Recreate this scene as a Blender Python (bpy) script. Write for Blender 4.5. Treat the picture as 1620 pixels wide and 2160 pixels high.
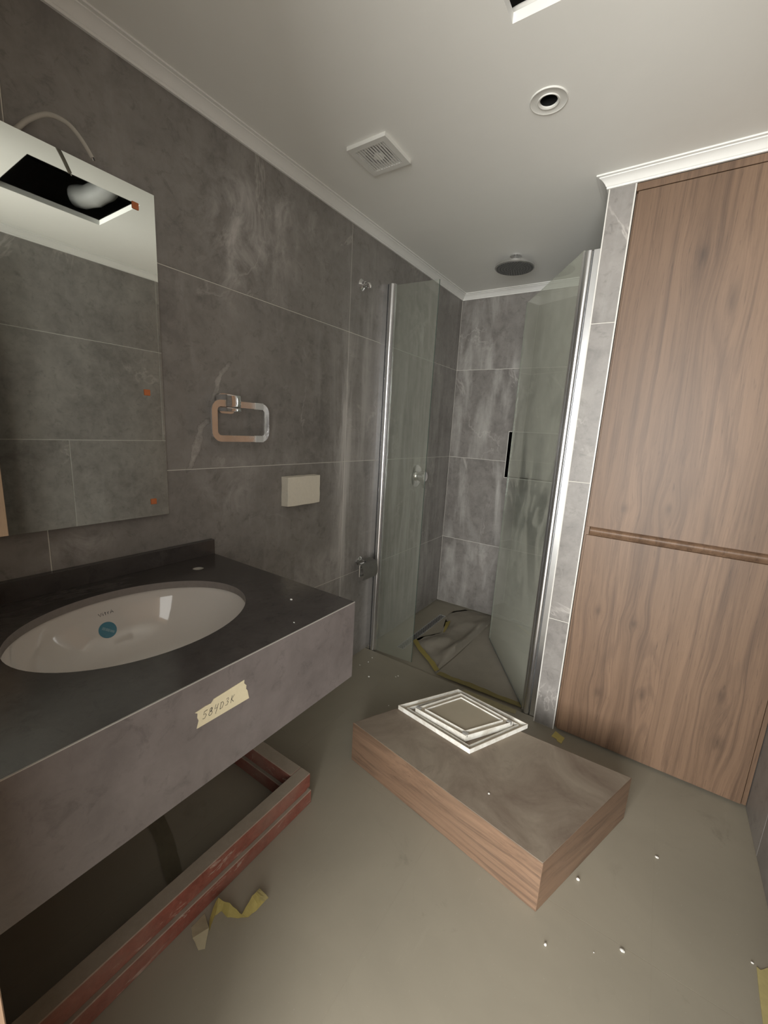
import bpy, bmesh, math, random
from mathutils import Vector, Matrix, noise as mnoise
from mathutils.bvhtree import BVHTree
random.seed(7)
for o in list(bpy.data.objects): bpy.data.objects.remove(o)
scene = bpy.context.scene
COL = scene.collection

# ------------------------------------------------------------------ camera
RIGHT = Vector((0.82763825, 0.55858182, 0.05478395))
DOWN = Vector((0.15401072, -0.13215827, -0.97919094))
FWD = Vector((-0.53971811, 0.81885318, -0.19540683))
CAM = Vector((1.2934, -0.1859, 1.2768))
cam = bpy.data.objects.new('camera', bpy.data.cameras.new('camera'))
COL.objects.link(cam)
cam.matrix_world = Matrix(((RIGHT.x, -DOWN.x, -FWD.x, CAM.x), (RIGHT.y, -DOWN.y, -FWD.y, CAM.y),
                           (RIGHT.z, -DOWN.z, -FWD.z, CAM.z), (0, 0, 0, 1)))
cam.data.sensor_fit = 'HORIZONTAL'; cam.data.sensor_width = 36.0
cam.data.lens = 869.28 / 1620 * 36.0
cam.data.clip_start = 0.01
scene.camera = cam

# ------------------------------------------------------------------ light: daylight from the room behind the open door
world = bpy.data.worlds.new('World'); scene.world = world; world.use_nodes = True
bg = world.node_tree.nodes['Background']
bg.inputs[0].default_value = (1.0, 0.985, 0.94, 1); bg.inputs[1].default_value = 2.4

def area(name, loc, rot, sx, sy, power, color):
    l = bpy.data.lights.new(name, 'AREA'); l.shape = 'RECTANGLE'; l.size = sx; l.size_y = sy
    l.energy = power; l.color = color
    o = bpy.data.objects.new(name, l); COL.objects.link(o); o.location = loc; o.rotation_euler = rot
    return o
# the doorway is the only opening: a portal there guides the sampling of the daylight outside
pt = area('doorway_portal_offscreen', (1.26, -.33, 1.03), (math.radians(90), 0, 0), .76, 2.06, 1, (1, 1, 1))
pt.data.cycles.is_portal = True
# the tall window of the hall across from the door
area('hall_window_offscreen', (1.40, -2.6, 1.25), (math.radians(90), 0, 0), 2.2, 2.0, 175, (1.0, 0.985, 0.95))

vs = scene.view_settings
vs.view_transform = 'Standard'; vs.look = 'None'; vs.gamma = 1.0; vs.use_curve_mapping = False
vs.exposure = 0.58

# ------------------------------------------------------------------ helpers
def tag(o, label=None, cat=None, group=None, kind=None):
    if label: o['label'] = label
    if cat: o['category'] = cat
    if group: o['group'] = group
    if kind: o['kind'] = kind
    return o

def wloc(o):
    v = Vector(o.location)
    while o.parent: o = o.parent; v = v + Vector(o.location)
    return v

def empty(name, loc, label=None, cat=None, group=None, kind=None):
    o = bpy.data.objects.new(name, None); COL.objects.link(o); o.location = loc
    o.empty_display_size = 0.05
    return tag(o, label, cat, group, kind)

def link_mesh(name, me, mat, parent=None, org=(0, 0, 0)):
    if mat is not None and not me.materials: me.materials.append(mat)
    o = bpy.data.objects.new(name, me); COL.objects.link(o)
    if parent is not None:
        o.parent = parent; o.location = Vector(org) - wloc(parent)
    else:
        o.location = org
    return o

class B:
    """collects shapes given in world coordinates; build() links them as ONE mesh object"""
    def __init__(s): s.bm = bmesh.new(); s.smooth = False
    def _bev(s, verts, w, seg=1):
        if w > 0:
            es = list({e for v in verts for e in v.link_edges})
            bmesh.ops.bevel(s.bm, geom=es, offset=w, segments=seg, affect='EDGES', profile=0.5, clamp_overlap=True)
    def box(s, x0, x1, y0, y1, z0, z1, bev=0.0, seg=1):
        vs_ = [s.bm.verts.new(p) for p in ((x0,y0,z0),(x1,y0,z0),(x1,y1,z0),(x0,y1,z0),(x0,y0,z1),(x1,y0,z1),(x1,y1,z1),(x0,y1,z1))]
        for f in ((0,3,2,1),(4,5,6,7),(0,1,5,4),(1,2,6,5),(2,3,7,6),(3,0,4,7)): s.bm.faces.new([vs_[i] for i in f])
        s._bev(vs_, bev, seg); return s
    def hexa(s, lo, hi, bev=0.0, seg=1):
        n = len(lo); a = [s.bm.verts.new(p) for p in lo]; b = [s.bm.verts.new(p) for p in hi]
        fs = [s.bm.faces.new(a[::-1]), s.bm.faces.new(b)]
        for i in range(n): fs.append(s.bm.faces.new((a[i], a[(i+1) % n], b[(i+1) % n], b[i])))
        s._bev(a + b, bev, seg); return s
    def prism(s, poly, axis, a0, a1, bev=0.0):
        """poly in the two other axes (order x,y,z without axis)"""
        def p3(p, a):
            q = list(p); q.insert(axis, a); return q
        return s.hexa([p3(p, a0) for p in poly], [p3(p, a1) for p in poly], bev)
    def tube(s, path, r, seg=10, caps=True, closed=False):
        path = [Vector(p) for p in path]; n = len(path); rings = []
        up = None
        for i, p in enumerate(path):
            if closed: t = path[(i+1) % n] - path[i-1]
            else: t = path[min(i+1, n-1)] - path[max(i-1, 0)]
            t.normalize()
            if up is None:
                up = Vector((0,0,1)) if abs(t.z) < .9 else Vector((1,0,0))
            a = t.cross(up); a.normalize(); b = a.cross(t); up = b
            rr = r[i] if isinstance(r, (list, tuple)) else r
            rings.append([s.bm.verts.new(p + rr*(math.cos(k*2*math.pi/seg)*a + math.sin(k*2*math.pi/seg)*b)) for k in range(seg)])
        m = n if closed else n-1
        for i in range(m):
            A, C = rings[i], rings[(i+1) % n]
            for k in range(seg): s.bm.faces.new((A[k], A[(k+1) % seg], C[(k+1) % seg], C[k]))
        if caps and not closed: s.bm.faces.new(rings[0][::-1]); s.bm.faces.new(rings[-1])
        return s
    def lathe(s, c, axis, prof, seg=32, sx=1.0, sy=1.0, cap=True):
        """prof: list (radius, height along axis)"""
        c = Vector(c); ax = Vector(axis).normalized()
        u = ax.cross(Vector((0,0,1)) if abs(ax.z) < .9 else Vector((1,0,0))); u.normalize(); v = ax.cross(u)
        if abs(ax.z) > .9: u, v = Vector((1,0,0)), Vector((0,1,0))*(1 if ax.z > 0 else -1)
        rings = []
        for r, h in prof:
            rings.append([s.bm.verts.new(c + ax*h + r*(sx*math.cos(k*2*math.pi/seg)*u + sy*math.sin(k*2*math.pi/seg)*v)) for k in range(seg)])
        for A, C in zip(rings, rings[1:]):
            for k in range(seg): s.bm.faces.new((A[k], A[(k+1) % seg], C[(k+1) % seg], C[k]))
        if cap: s.bm.faces.new(rings[0][::-1]); s.bm.faces.new(rings[-1])
        return s
    def grid(s, fn, nu, nv):
        vs_ = [[s.bm.verts.new(fn(i/nu, j/nv)) for j in range(nv+1)] for i in range(nu+1)]
        for i in range(nu):
            for j in range(nv): s.bm.faces.new((vs_[i][j], vs_[i+1][j], vs_[i+1][j+1], vs_[i][j+1]))
        return s
    def ribbon(s, A, C):
        a = [s.bm.verts.new(p) for p in A]; b = [s.bm.verts.new(p) for p in C]
        for i in range(len(a)-1): s.bm.faces.new((a[i], a[i+1], b[i+1], b[i]))
        return s
    def solid(s, t):
        bmesh.ops.recalc_face_normals(s.bm, faces=s.bm.faces)
        g = bmesh.ops.solidify(s.bm, geom=list(s.bm.faces), thickness=t); return s
    def build(s, name, mat, parent=None, smooth=False, org=None, angle=40):
        bm = s.bm
        bmesh.ops.recalc_face_normals(bm, faces=bm.faces)
        cs = [v.co for v in bm.verts]
        lo = Vector([min(c[i] for c in cs) for i in range(3)]); hi = Vector([max(c[i] for c in cs) for i in range(3)])
        if org is None: org = Vector(((lo.x+hi.x)/2, (lo.y+hi.y)/2, lo.z))
        bmesh.ops.translate(bm, verts=bm.verts, vec=-Vector(org))
        ng = [f for f in bm.faces if len(f.verts) > 4]
        if ng: bmesh.ops.triangulate(bm, faces=ng)
        if smooth:
            for f in bm.faces: f.smooth = True
            for e in bm.edges:
                if len(e.link_faces) == 2 and e.calc_face_angle(0) > math.radians(angle): e.smooth = False
        me = bpy.data.meshes.new(name); bm.to_mesh(me); bm.free()
        return link_mesh(name, me, mat, parent, org)

def smooth_path(pts, n=8):
    P_ = [Vector(p) for p in pts]; out = []
    for i in range(len(P_)-1):
        p0, p1, p2, p3 = P_[max(i-1, 0)], P_[i], P_[i+1], P_[min(i+2, len(P_)-1)]
        for k in range(n):
            t = k/n; out.append(.5*((2*p1) + (p2-p0)*t + (2*p0-5*p1+4*p2-p3)*t*t + (3*p1-p0-3*p2+p3)*t**3))
    out.append(P_[-1]); return out

# ------------------------------------------------------------------ material helpers
class M:
    def __init__(s, name):
        s.m = bpy.data.materials.new(name); s.m.use_nodes = True; s.t = s.m.node_tree
        s.b = s.t.nodes['Principled BSDF']; s.out = s.t.nodes['Material Output']
        s.pos = None
    def n(s, typ, props=None, **ins):
        nd = s.t.nodes.new(typ)
        for k, v in (props or {}).items(): setattr(nd, k, v)
        for k, v in ins.items():
            key = int(k[1:]) if k[0] == 'i' and k[1:].isdigit() else k.replace('_', ' ')
            s.set(nd.inputs[key], v)
        return nd
    def set(s, inp, v):
        if isinstance(v, bpy.types.NodeSocket): s.t.links.new(v, inp)
        elif isinstance(v, (tuple, list)) and inp.type == 'RGBA' and len(v) == 3: inp.default_value = (*v, 1)
        else: inp.default_value = v
    def P(s):
        if s.pos is None: s.pos = s.n('ShaderNodeNewGeometry').outputs['Position']
        return s.pos
    def PR(s, k=17.0):
        """world position shifted by a per-object random amount, so every tile has its own figure"""
        r = s.n('ShaderNodeObjectInfo').outputs['Random']
        v = s.n('ShaderNodeVectorMath', {'operation': 'SCALE'}, i0=(1.0, 0.7, -0.55))
        s.t.links.new(s.math('MULTIPLY', r, k), v.inputs['Scale'])
        return s.n('ShaderNodeVectorMath', {'operation': 'ADD'}, i0=s.P(), i1=v.outputs[0]).outputs[0]
    def map(s, vec, scale=(1,1,1), rot=(0,0,0), loc=(0,0,0)):
        return s.n('ShaderNodeMapping', None, Vector=vec, Scale=scale, Rotation=rot, Location=loc).outputs[0]
    def noise(s, vec, scale, detail=6, rough=.6, dist=0.0):
        return s.n('ShaderNodeTexNoise', None, Vector=vec, Scale=scale, Detail=detail, Roughness=rough, Distortion=dist).outputs['Fac']
    def ramp(s, fac, stops, interp='LINEAR'):
        nd = s.n('ShaderNodeValToRGB', None, Fac=fac); cr = nd.color_ramp; cr.interpolation = interp
        while len(cr.elements) < len(stops): cr.elements.new(0.5)
        for e, (p, c) in zip(cr.elements, stops):
            e.position = p; e.color = (c, c, c, 1) if not isinstance(c, (tuple, list)) else (*c, 1)
        return nd.outputs['Color']
    def mix(s, fac, a, b, blend='MIX'):
        nd = s.n('ShaderNodeMix', {'data_type': 'RGBA', 'blend_type': blend})
        s.set(nd.inputs[0], fac); s.set(nd.inputs[6], a); s.set(nd.inputs[7], b)
        return nd.outputs[2]
    def math(s, op, a, b=0.0, clamp=False):
        return s.n('ShaderNodeMath', {'operation': op, 'use_clamp': clamp}, i0=a, i1=b).outputs[0]
    def bump(s, h, strength=.2, dist=.002, normal=None):
        nd = s.n('ShaderNodeBump', None, Height=h, Strength=strength, Distance=dist)
        if normal is not None: s.t.links.new(normal, nd.inputs['Normal'])
        return nd.outputs[0]
    def spot(s, c, r):
        """soft blob of marks centred at c (world), radii r"""
        d = s.n('ShaderNodeVectorMath', {'operation': 'SUBTRACT'}, i0=s.P(), i1=c).outputs[0]
        d = s.n('ShaderNodeVectorMath', {'operation': 'DIVIDE'}, i0=d, i1=r).outputs[0]
        q = s.n('ShaderNodeVectorMath', {'operation': 'DOT_PRODUCT'}, i0=d, i1=d).outputs['Value']
        return s.math('EXPONENT', s.math('MULTIPLY', q, -1.0))
    def upface(s):
        nz = s.n('ShaderNodeSeparateXYZ', None, Vector=s.n('ShaderNodeNewGeometry').outputs['Normal']).outputs['Z']
        return s.math('SMOOTHSTEP', nz) if False else s.ramp(nz, [(.45, 0.0), (.8, 1.0)])
    def done(s, color=None, rough=None, metal=None, normal=None, **kw):
        if color is not None: s.set(s.b.inputs['Base Color'], color)
        if rough is not None: s.set(s.b.inputs['Roughness'], rough)
        if metal is not None: s.set(s.b.inputs['Metallic'], metal)
        if normal is not None: s.set(s.b.inputs['Normal'], normal)
        for k, v in kw.items(): s.set(s.b.inputs[k.replace('_', ' ')], v)
        return s.m

def stone(name, dark, light, chalk=.5, chalkcol=(.42, .41, .39), spots=(), streaks=(), rough=.42, vein=.5, veins=(), random_shift=True, lo=.56, stretch=1.0):
    m = M(name); p = m.PR() if random_shift else m.P(); w = m.P()
    n1 = m.noise(p, 2.2, 10, .62, .5); n2 = m.noise(p, 14, 8, .7, .3); n3 = m.noise(p, 60, 4, .6)
    base = m.ramp(n1, [(.3, dark), (.5, tuple((a+b)/2 for a, b in zip(dark, light))), (.72, light)])
    base = m.mix(m.math('MULTIPLY', m.ramp(n2, [(.38, 0.0), (.70, 1.0)]), .55), base, tuple(c*1.28 for c in light))
    base = m.mix(m.math('MULTIPLY', m.ramp(m.noise(p, 26, 6, .7, .6), [(.30, 1.0), (.46, 0.0)]), .45), base, tuple(c*.62 for c in dark))
    # drawn veins of the stone print
    v = m.math('ABSOLUTE', m.math('SUBTRACT', m.noise(p, 1.1, 7, .62, .9), .5))
    vm = m.math('MULTIPLY', m.ramp(v, [(0.0, 1.0), (.011, 0.0)]), m.ramp(m.noise(p, 1.7, 3, .5), [(.5, 0.0), (.62, 1.0)]))
    base = m.mix(m.math('MULTIPLY', vm, vein), base, tuple(min(1, c*1.9) for c in light))
    for (c, r, ang, st) in veins:   # a single long crack-like vein: rotated, noise-wandering blob
        wob = m.n('ShaderNodeTexNoise', None, Vector=w, Scale=9.0, Detail=6.0, Roughness=.65).outputs['Color']
        ww = m.n('ShaderNodeVectorMath', {'operation': 'MULTIPLY_ADD'}, i0=wob, i1=(0, .08, .08), i2=w).outputs[0]
        d = m.n('ShaderNodeVectorMath', {'operation': 'SUBTRACT'}, i0=ww, i1=(c[0], c[1]+.04, c[2]+.04)).outputs[0]
        d = m.map(d, rot=(ang, 0, 0))
        d = m.n('ShaderNodeVectorMath', {'operation': 'DIVIDE'}, i0=d, i1=r).outputs[0]
        q = m.n('ShaderNodeVectorMath', {'operation': 'LENGTH'}, i0=d).outputs['Value']
        k = m.math('MULTIPLY', m.ramp(q, [(.5, 1.0), (1.0, 0.0)]), m.ramp(m.noise(w, 45, 5, .7), [(.35, .25), (.6, 1.0)]))
        base = m.mix(m.math('MULTIPLY', k, st), base, tuple(min(1, c_*1.7) for c_ in light))
        edge = m.ramp(q, [(.85, 0.0), (1.05, 1.0), (1.35, 0.0)])
        base = m.mix(m.math('MULTIPLY', edge, .5*st), base, tuple(c_*.55 for c_ in dark))
    # plaster dust: wiped streaks
    sv = m.map(p, scale=(5.5, 5.5, 1.25*stretch))
    st1 = m.noise(sv, 1.5, 6, .6, .5); st2 = m.noise(m.map(p, scale=(30, 30, 3.2)), 1.0, 4, .6, .4)
    dust = m.math('MULTIPLY', m.ramp(st1, [(lo, 0.0), (lo+.2, 1.0)]), m.ramp(st2, [(.3, .35), (.7, 1.0)]))
    dust = m.math('MULTIPLY', dust, chalk, True)
    if spots:
        fine = m.ramp(m.noise(m.map(w, scale=(1, 1, .8)), 8.0, 8, .66, .9), [(.44, 0.0), (.68, 1.0)])
        extra = 0.0
        for c, r, s_ in spots: extra = m.math('ADD', extra, m.math('MULTIPLY', m.spot(c, r), s_))
        dust = m.math('ADD', dust, m.math('MULTIPLY', fine, extra), True)
    if streaks:
        sn = m.ramp(m.noise(m.map(w, scale=(14, 14, 1.6)), 1.0, 6, .62, .5), [(.40, 0.0), (.60, 1.0)])
        extra = 0.0
        for c, r, s_ in streaks: extra = m.math('ADD', extra, m.math('MULTIPLY', m.spot(c, r), s_))
        dust = m.math('ADD', dust, m.math('MULTIPLY', sn, extra), True)
    col = m.mix(m.math('MULTIPLY', dust, .8), base, chalkcol)
    ro = m.math('ADD', m.math('MULTIPLY', n2, .18), m.math('ADD', m.math('MULTIPLY', dust, .3), rough-.09), True)
    h = m.math('ADD', m.math('MULTIPLY', n2, .7), m.math('MULTIPLY', n3, .3))
    return m.done(col, ro, normal=m.bump(h, .22, .0025))

def plain(name, col, rough=.5, metal=0.0, var=.06, scale=30, bump=0.0, **kw):
    m = M(name); f = m.noise(m.P(), scale, 5, .6)
    c = m.mix(f, tuple(x*(1-var) for x in col), tuple(min(1, x*(1+var)) for x in col))
    nm = m.bump(f, bump, .001) if bump else None
    return m.done(c, rough, metal, nm, **kw)

def dusty_metal(name, col, rough, dust_col, amount, metal=1.0, scale=22):
    m = M(name); f = m.noise(m.P(), scale, 7, .7, .5)
    k = m.math('MULTIPLY', m.ramp(f, [(.45, 0.0), (.7, 1.0)]), amount)
    k = m.math('MAXIMUM', k, m.math('MULTIPLY', m.upface(), min(1.0, amount*1.3)))
    c = m.mix(k, col, dust_col)
    return m.done(c, m.math('ADD', m.math('MULTIPLY', k, .5), rough, True), m.math('MULTIPLY', m.math('SUBTRACT', 1.0, k), metal))

def wood(name, c1, c2, c3, rot=(0, 0, 0), knots=(), scale=1.0, rough=.5, dust=0.0, bandk=.80, wav=.10, contk=.30):
    """grain runs along local Z after the rotation"""
    m = M(name); w = m.map(m.P(), rot=rot)
    warp = m.n('ShaderNodeTexNoise', None, Vector=m.map(w, scale=(2.2*scale, 2.2*scale, .55*scale)), Scale=1.0, Detail=3.0, Roughness=.5).outputs['Color']
    ww = m.n('ShaderNodeVectorMath', {'operation': 'MULTIPLY_ADD'}, i0=warp, i1=(wav, wav, 0), i2=w).outputs[0]
    band0 = m.ramp(m.noise(m.map(w, scale=(40, 40, 4)), 1.0, 5, .7, 1.2), [(.48, 0.0), (.66, 1.0)])
    kn = 0.0
    for (kc, kr) in knots:
        d = m.n('ShaderNodeVectorMath', {'operation': 'SUBTRACT'}, i0=w, i1=kc).outputs[0]
        d = m.n('ShaderNodeVectorMath', {'operation': 'DIVIDE'}, i0=d, i1=kr).outputs[0]
        q = m.n('ShaderNodeVectorMath', {'operation': 'DOT_PRODUCT'}, i0=d, i1=d).outputs['Value']
        g = m.math('EXPONENT', m.math('MULTIPLY', q, -1.0))
        off = m.n('ShaderNodeVectorMath', {'operation': 'SCALE'}, i0=d); m.t.links.new(m.math('MULTIPLY', g, -.035), off.inputs['Scale'])
        ww = m.n('ShaderNodeVectorMath', {'operation': 'ADD'}, i0=ww, i1=m.n('ShaderNodeVectorMath', {'operation': 'MULTIPLY'}, i0=off.outputs[0], i1=(1, 1, .1)).outputs[0]).outputs[0]
        kn = m.math('ADD', kn, m.math('EXPONENT', m.math('MULTIPLY', q, -16.0)))
        kn = m.math('ADD', kn, m.math('MULTIPLY', m.math('MULTIPLY', g, band0), .5))
    broad = m.noise(m.map(ww, scale=(6.5*scale, 6.5*scale, .26*scale)), 1.0, 5, .58, .3)
    field = m.noise(m.map(ww, scale=(3.4*scale, 3.4*scale, .36*scale), loc=(3.1, 0, .7)), 1.0, 2.5, .45, .3)
    cont = m.math('SINE', m.math('ADD', m.math('MULTIPLY', field, 120.0), m.math('MULTIPLY', m.noise(m.map(ww, scale=(60*scale, 60*scale, 3*scale)), 1.0, 4, .7), 3.0)))
    band = m.noise(m.map(ww, scale=(44*scale, 44*scale, .65*scale)), 1.0, 7, .74, .35)
    fine = m.noise(m.map(ww, scale=(210*scale, 210*scale, 3.2*scale)), 1.0, 5, .72, .2)
    pores = m.ramp(m.noise(m.map(ww, scale=(260*scale, 260*scale, 11*scale)), 1.0, 3, .6), [(.62, 0.0), (.72, 1.0)])
    c = m.mix(m.ramp(broad, [(.33, 0.0), (.68, 1.0)]), c1, c2)
    c = m.mix(m.math('MULTIPLY', m.math('MULTIPLY', m.ramp(cont, [(.35, 0.0), (.95, 1.0)]), m.ramp(m.noise(m.map(ww, scale=(4*scale, 4*scale, .7*scale)), 1.0, 3, .5), [(.46, .0), (.64, 1.0)])), contk), c, c3)
    c = m.mix(m.math('MULTIPLY', m.ramp(band, [(.48, 0.0), (.70, 1.0)]), bandk), c, c3)
    c = m.mix(m.math('MULTIPLY', m.ramp(fine, [(.3, 1.0), (.7, 0.0)]), .35), c, tuple(x*.55 for x in c1))
    c = m.mix(m.math('MULTIPLY', pores, .45), c, tuple(x*.45 for x in c3))
    if knots: c = m.mix(m.math('MULTIPLY', kn, .45, True), c, tuple(x*.42 for x in c3))
    if dust:
        k = m.math('MULTIPLY', m.ramp(m.noise(m.P(), 5, 7, .65, .6), [(.35, .2), (.7, 1.0)]), dust)
        c = m.mix(k, c, (.27, .235, .185))
    return m.done(c, rough, normal=m.bump(fine, .12, .001))

# ------------------------------------------------------------------ materials
SPOTS_L = [((0, .85, 1.93), (1, .20, .16), 1.0), ((0, .76, 1.78), (1, .05, .14), .6), ((0, 1.10, 2.04), (1, .18, .08), .5),
           ((0, .735, 1.03), (1, .09, .10), .7), 
           ((0, .27, .92), (1, .07, .06), .9), ((0, 1.28, .60), (1, .22, .10), .6), ((0, 1.02, 1.13), (1, .30, .05), .3),
           ((0, 2.1, 1.85), (1, .20, .18), .8)]
STREAKS_L = [((0, 1.37, 1.30), (1, .07, .40), .9), ((0, 1.40, .85), (1, .06, .35), .8), ((0, 1.52, 1.5), (1, .06, .45), .5), ((0, 2.1, 1.2), (1, .45, .6), .6), ((0, 2.05, .45), (1, .5, .4), .6)]
TD, TL = (.146, .136, .127), (.258, .243, .227)   # the same stone on every wall
m_tile_l = stone('stone_tile_left', TD, TL, .36, lo=.53, chalkcol=(.58, .56, .535), spots=SPOTS_L, streaks=STREAKS_L,
                 veins=[((0, .71, 1.40), (1, .014, .085), math.radians(33), .85), ((0, .625, 1.20), (1, .018, .105), math.radians(24), .9)])
m_tile_b = stone('stone_tile_back', TD, TL, .95, lo=.48, chalkcol=(.52, .51, .48), vein=.8)
m_tile_p = stone('stone_tile_pillar', TD, TL, .5, lo=.55, chalkcol=(.5, .49, .46), vein=.7)
m_tile_r = stone('stone_tile_right', TD, TL, .35)
m_grout = plain('grout', (.66, .645, .59), .8, var=.12, scale=60)
m_trimw = plain('pale_edge_profile', (.66, .65, .61), .35, var=.05)
m_cedge = plain('counter_edge', (.42, .41, .38), .4)
m_counter = stone('polished_counter_stone', (.040, .036, .034), (.066, .060, .057), .10, chalkcol=(.16, .15, .14), rough=.17, vein=.35)
m_front = stone('vanity_front_stone', (.100, .089, .087), (.165, .147, .143), .30, chalkcol=(.30, .28, .27), rough=.42, vein=.3)
m_plaster = plain('painted_plaster', (.85, .85, .81), .75, var=.02, scale=12, bump=.03)
m_cornice = plain('cornice_plaster', (.80, .80, .77), .6, var=.03, scale=40, bump=.05)
m_hallwall = plain('hall_paint', (.62, .60, .56), .8, var=.02)
m_void = plain('raw_plenum', (.30, .29, .27), .9)
m_steel = plain('galvanised_steel', (.36, .36, .35), .5, metal=.6)
m_duct = plain('duct_foil', (.72, .71, .66), .5, var=.2, scale=18)
m_white = plain('white_plastic', (.74, .74, .70), .38, var=.03)
m_whiteframe = dusty_metal('white_lacquered_steel', (.80, .80, .75), .35, (.42, .37, .29), .75, metal=0.0, scale=16)
m_gypsum = plain('gypsum_dusty', (.33, .29, .215), .9, var=.10, scale=9)
m_chrome = dusty_metal('chrome', (.80, .80, .80), .06, (.42, .41, .38), .14)
m_chrome_d = dusty_metal('dusty_chrome', (.70, .70, .69), .22, (.36, .355, .33), 1.0)
m_headface = plain('shower_head_face', (.16, .165, .16), .4, metal=.3, var=.35, scale=230)
m_alu = plain('bright_aluminium', (.84, .85, .86), .25, metal=1.0, var=.05, scale=90)
m_mirror = plain('mirror_silver', (.80, .83, .79), .015, metal=1.0, var=.01)
m_darkedge = plain('mirror_back_board', (.05, .05, .05), .6)
m_orange = plain('orange_pad', (.55, .17, .06), .6, var=.12, scale=200)
m_cable = plain('grey_white_cable', (.50, .48, .43), .6, var=.08, scale=80)
m_ceramic = plain('white_ceramic', (.70, .665, .62), .07, var=.015, scale=5, Coat_Weight=.6, Coat_Roughness=.03)
m_ink = plain('dark_ink', (.03, .03, .035), .6)
m_tape = plain('masking_tape', (.66, .60, .42), .75, var=.07, scale=120, bump=.2)
m_ytape = plain('yellow_paper_tape', (.50, .42, .14), .7, var=.18, scale=60, bump=.3)
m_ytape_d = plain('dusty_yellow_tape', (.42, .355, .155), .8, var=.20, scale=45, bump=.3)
m_foam = plain('foam_block', (.78, .74, .63), .85, var=.08, scale=90, bump=.5)
m_crumb = plain('plaster_crumb', (.75, .74, .70), .8)

# floor: fine plaster dust trodden over large stone-look tiles
def floor_mat(name, base, joint):
    m = M(name); w = m.P()
    n1 = m.noise(w, 1.6, 8, .6, .6); n2 = m.noise(w, 7, 8, .7, .8); n3 = m.noise(w, 40, 5, .65)
    c = m.ramp(n1, [(.3, tuple(x*.88 for x in base)), (.7, tuple(x*1.08 for x in base))])
    sm = m.math('MULTIPLY', m.ramp(n2, [(.58, 0.0), (.76, 1.0)]), m.ramp(m.noise(w, 2.3, 3, .5), [(.45, 0.0), (.62, 1.0)]))
    c = m.mix(m.math('MULTIPLY', sm, .6), c, tuple(x*.48 for x in base))
    st = m.ramp(m.noise(m.map(w, scale=(26, 5, 1), rot=(0, 0, .5)), 1.0, 6, .7, .5), [(.62, 0.0), (.80, 1.0)])
    c = m.mix(m.math('MULTIPLY', st, .22), c, tuple(x*1.35 for x in base))
    spk = m.ramp(m.noise(w, 170, 2, .5), [(.72, 0.0), (.78, 1.0)])
    c = m.mix(m.math('MULTIPLY', spk, .25), c, (.55, .52, .45))
    return m.done(c, m.math('ADD', m.math('MULTIPLY', n2, .2), .52), normal=m.bump(m.math('ADD', n2, m.math('MULTIPLY', n3, .4)), .10, .002))
FB = (.275, .249, .193)
m_floor = floor_mat('dusty_floor_tile', FB, None)
m_fgrout = floor_mat('dusty_floor_grout', tuple(c*1.05 for c in FB), None)
m_shfloor = floor_mat('shower_floor_tile', FB, None)
m_sheet = plain('felt_sheet', (.50, .46, .385), .9, var=.12, scale=14, bump=.2)

# shower glass: clear slab under a film of dust wiped in places
def glass(name, film, wipe, tint, seedloc):
    m = M(name); t = m.t
    w = m.map(m.P(), loc=seedloc)
    f1 = m.noise(m.map(w, scale=(5, 5, 2.0)), 1.0, 6, .62, 1.3); f2 = m.noise(w, 1.4, 3, .5)
    sm = m.math('MULTIPLY', m.ramp(f1, [(.47, 0.0), (.52, 1.0)]), m.ramp(f2, [(.40, 0.0), (.50, 1.0)]))
    sm = m.math('MULTIPLY', sm, m.spot((.74, 1.95, 1.0), (.5, .6, .42)))
    k = m.math('SUBTRACT', film, m.math('MULTIPLY', sm, wipe), True)
    tr = m.n('ShaderNodeBsdfTransparent', None, Color=tint)
    gl = m.n('ShaderNodeBsdfGlossy', None, Color=(1, 1, 1), Roughness=.02)
    ge = m.n('ShaderNodeNewGeometry')
    cs = m.math('ABSOLUTE', m.n('ShaderNodeVectorMath', {'operation': 'DOT_PRODUCT'}, i0=ge.outputs['Normal'], i1=ge.outputs['Incoming']).outputs['Value'])
    fr = m.math('ADD', m.math('MULTIPLY', m.math('POWER', m.math('SUBTRACT', 1.0, cs, True), 5.0), .96), .04)
    a = m.n('ShaderNodeMixShader'); m.set(a.inputs[0], fr); t.links.new(tr.outputs[0], a.inputs[1]); t.links.new(gl.outputs[0], a.inputs[2])
    df = m.n('ShaderNodeBsdfDiffuse', None, Color=(.76, .76, .66))
    b = m.n('ShaderNodeMixShader'); m.set(b.inputs[0], k); t.links.new(a.outputs[0], b.inputs[1]); t.links.new(df.outputs[0], b.inputs[2])
    t.links.new(b.outputs[0], m.out.inputs['Surface']); return m.m
m_glass_l = glass('fixed_panel_glass', .07, .04, (.93, .955, .94), (3, 1, 0))
m_glass_r = glass('door_glass', .24, .225, (.93, .955, .93), (0, 4, 2))
m_glassedge = plain('glass_edge', (.10, .14, .12), .2, var=.05)

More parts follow.
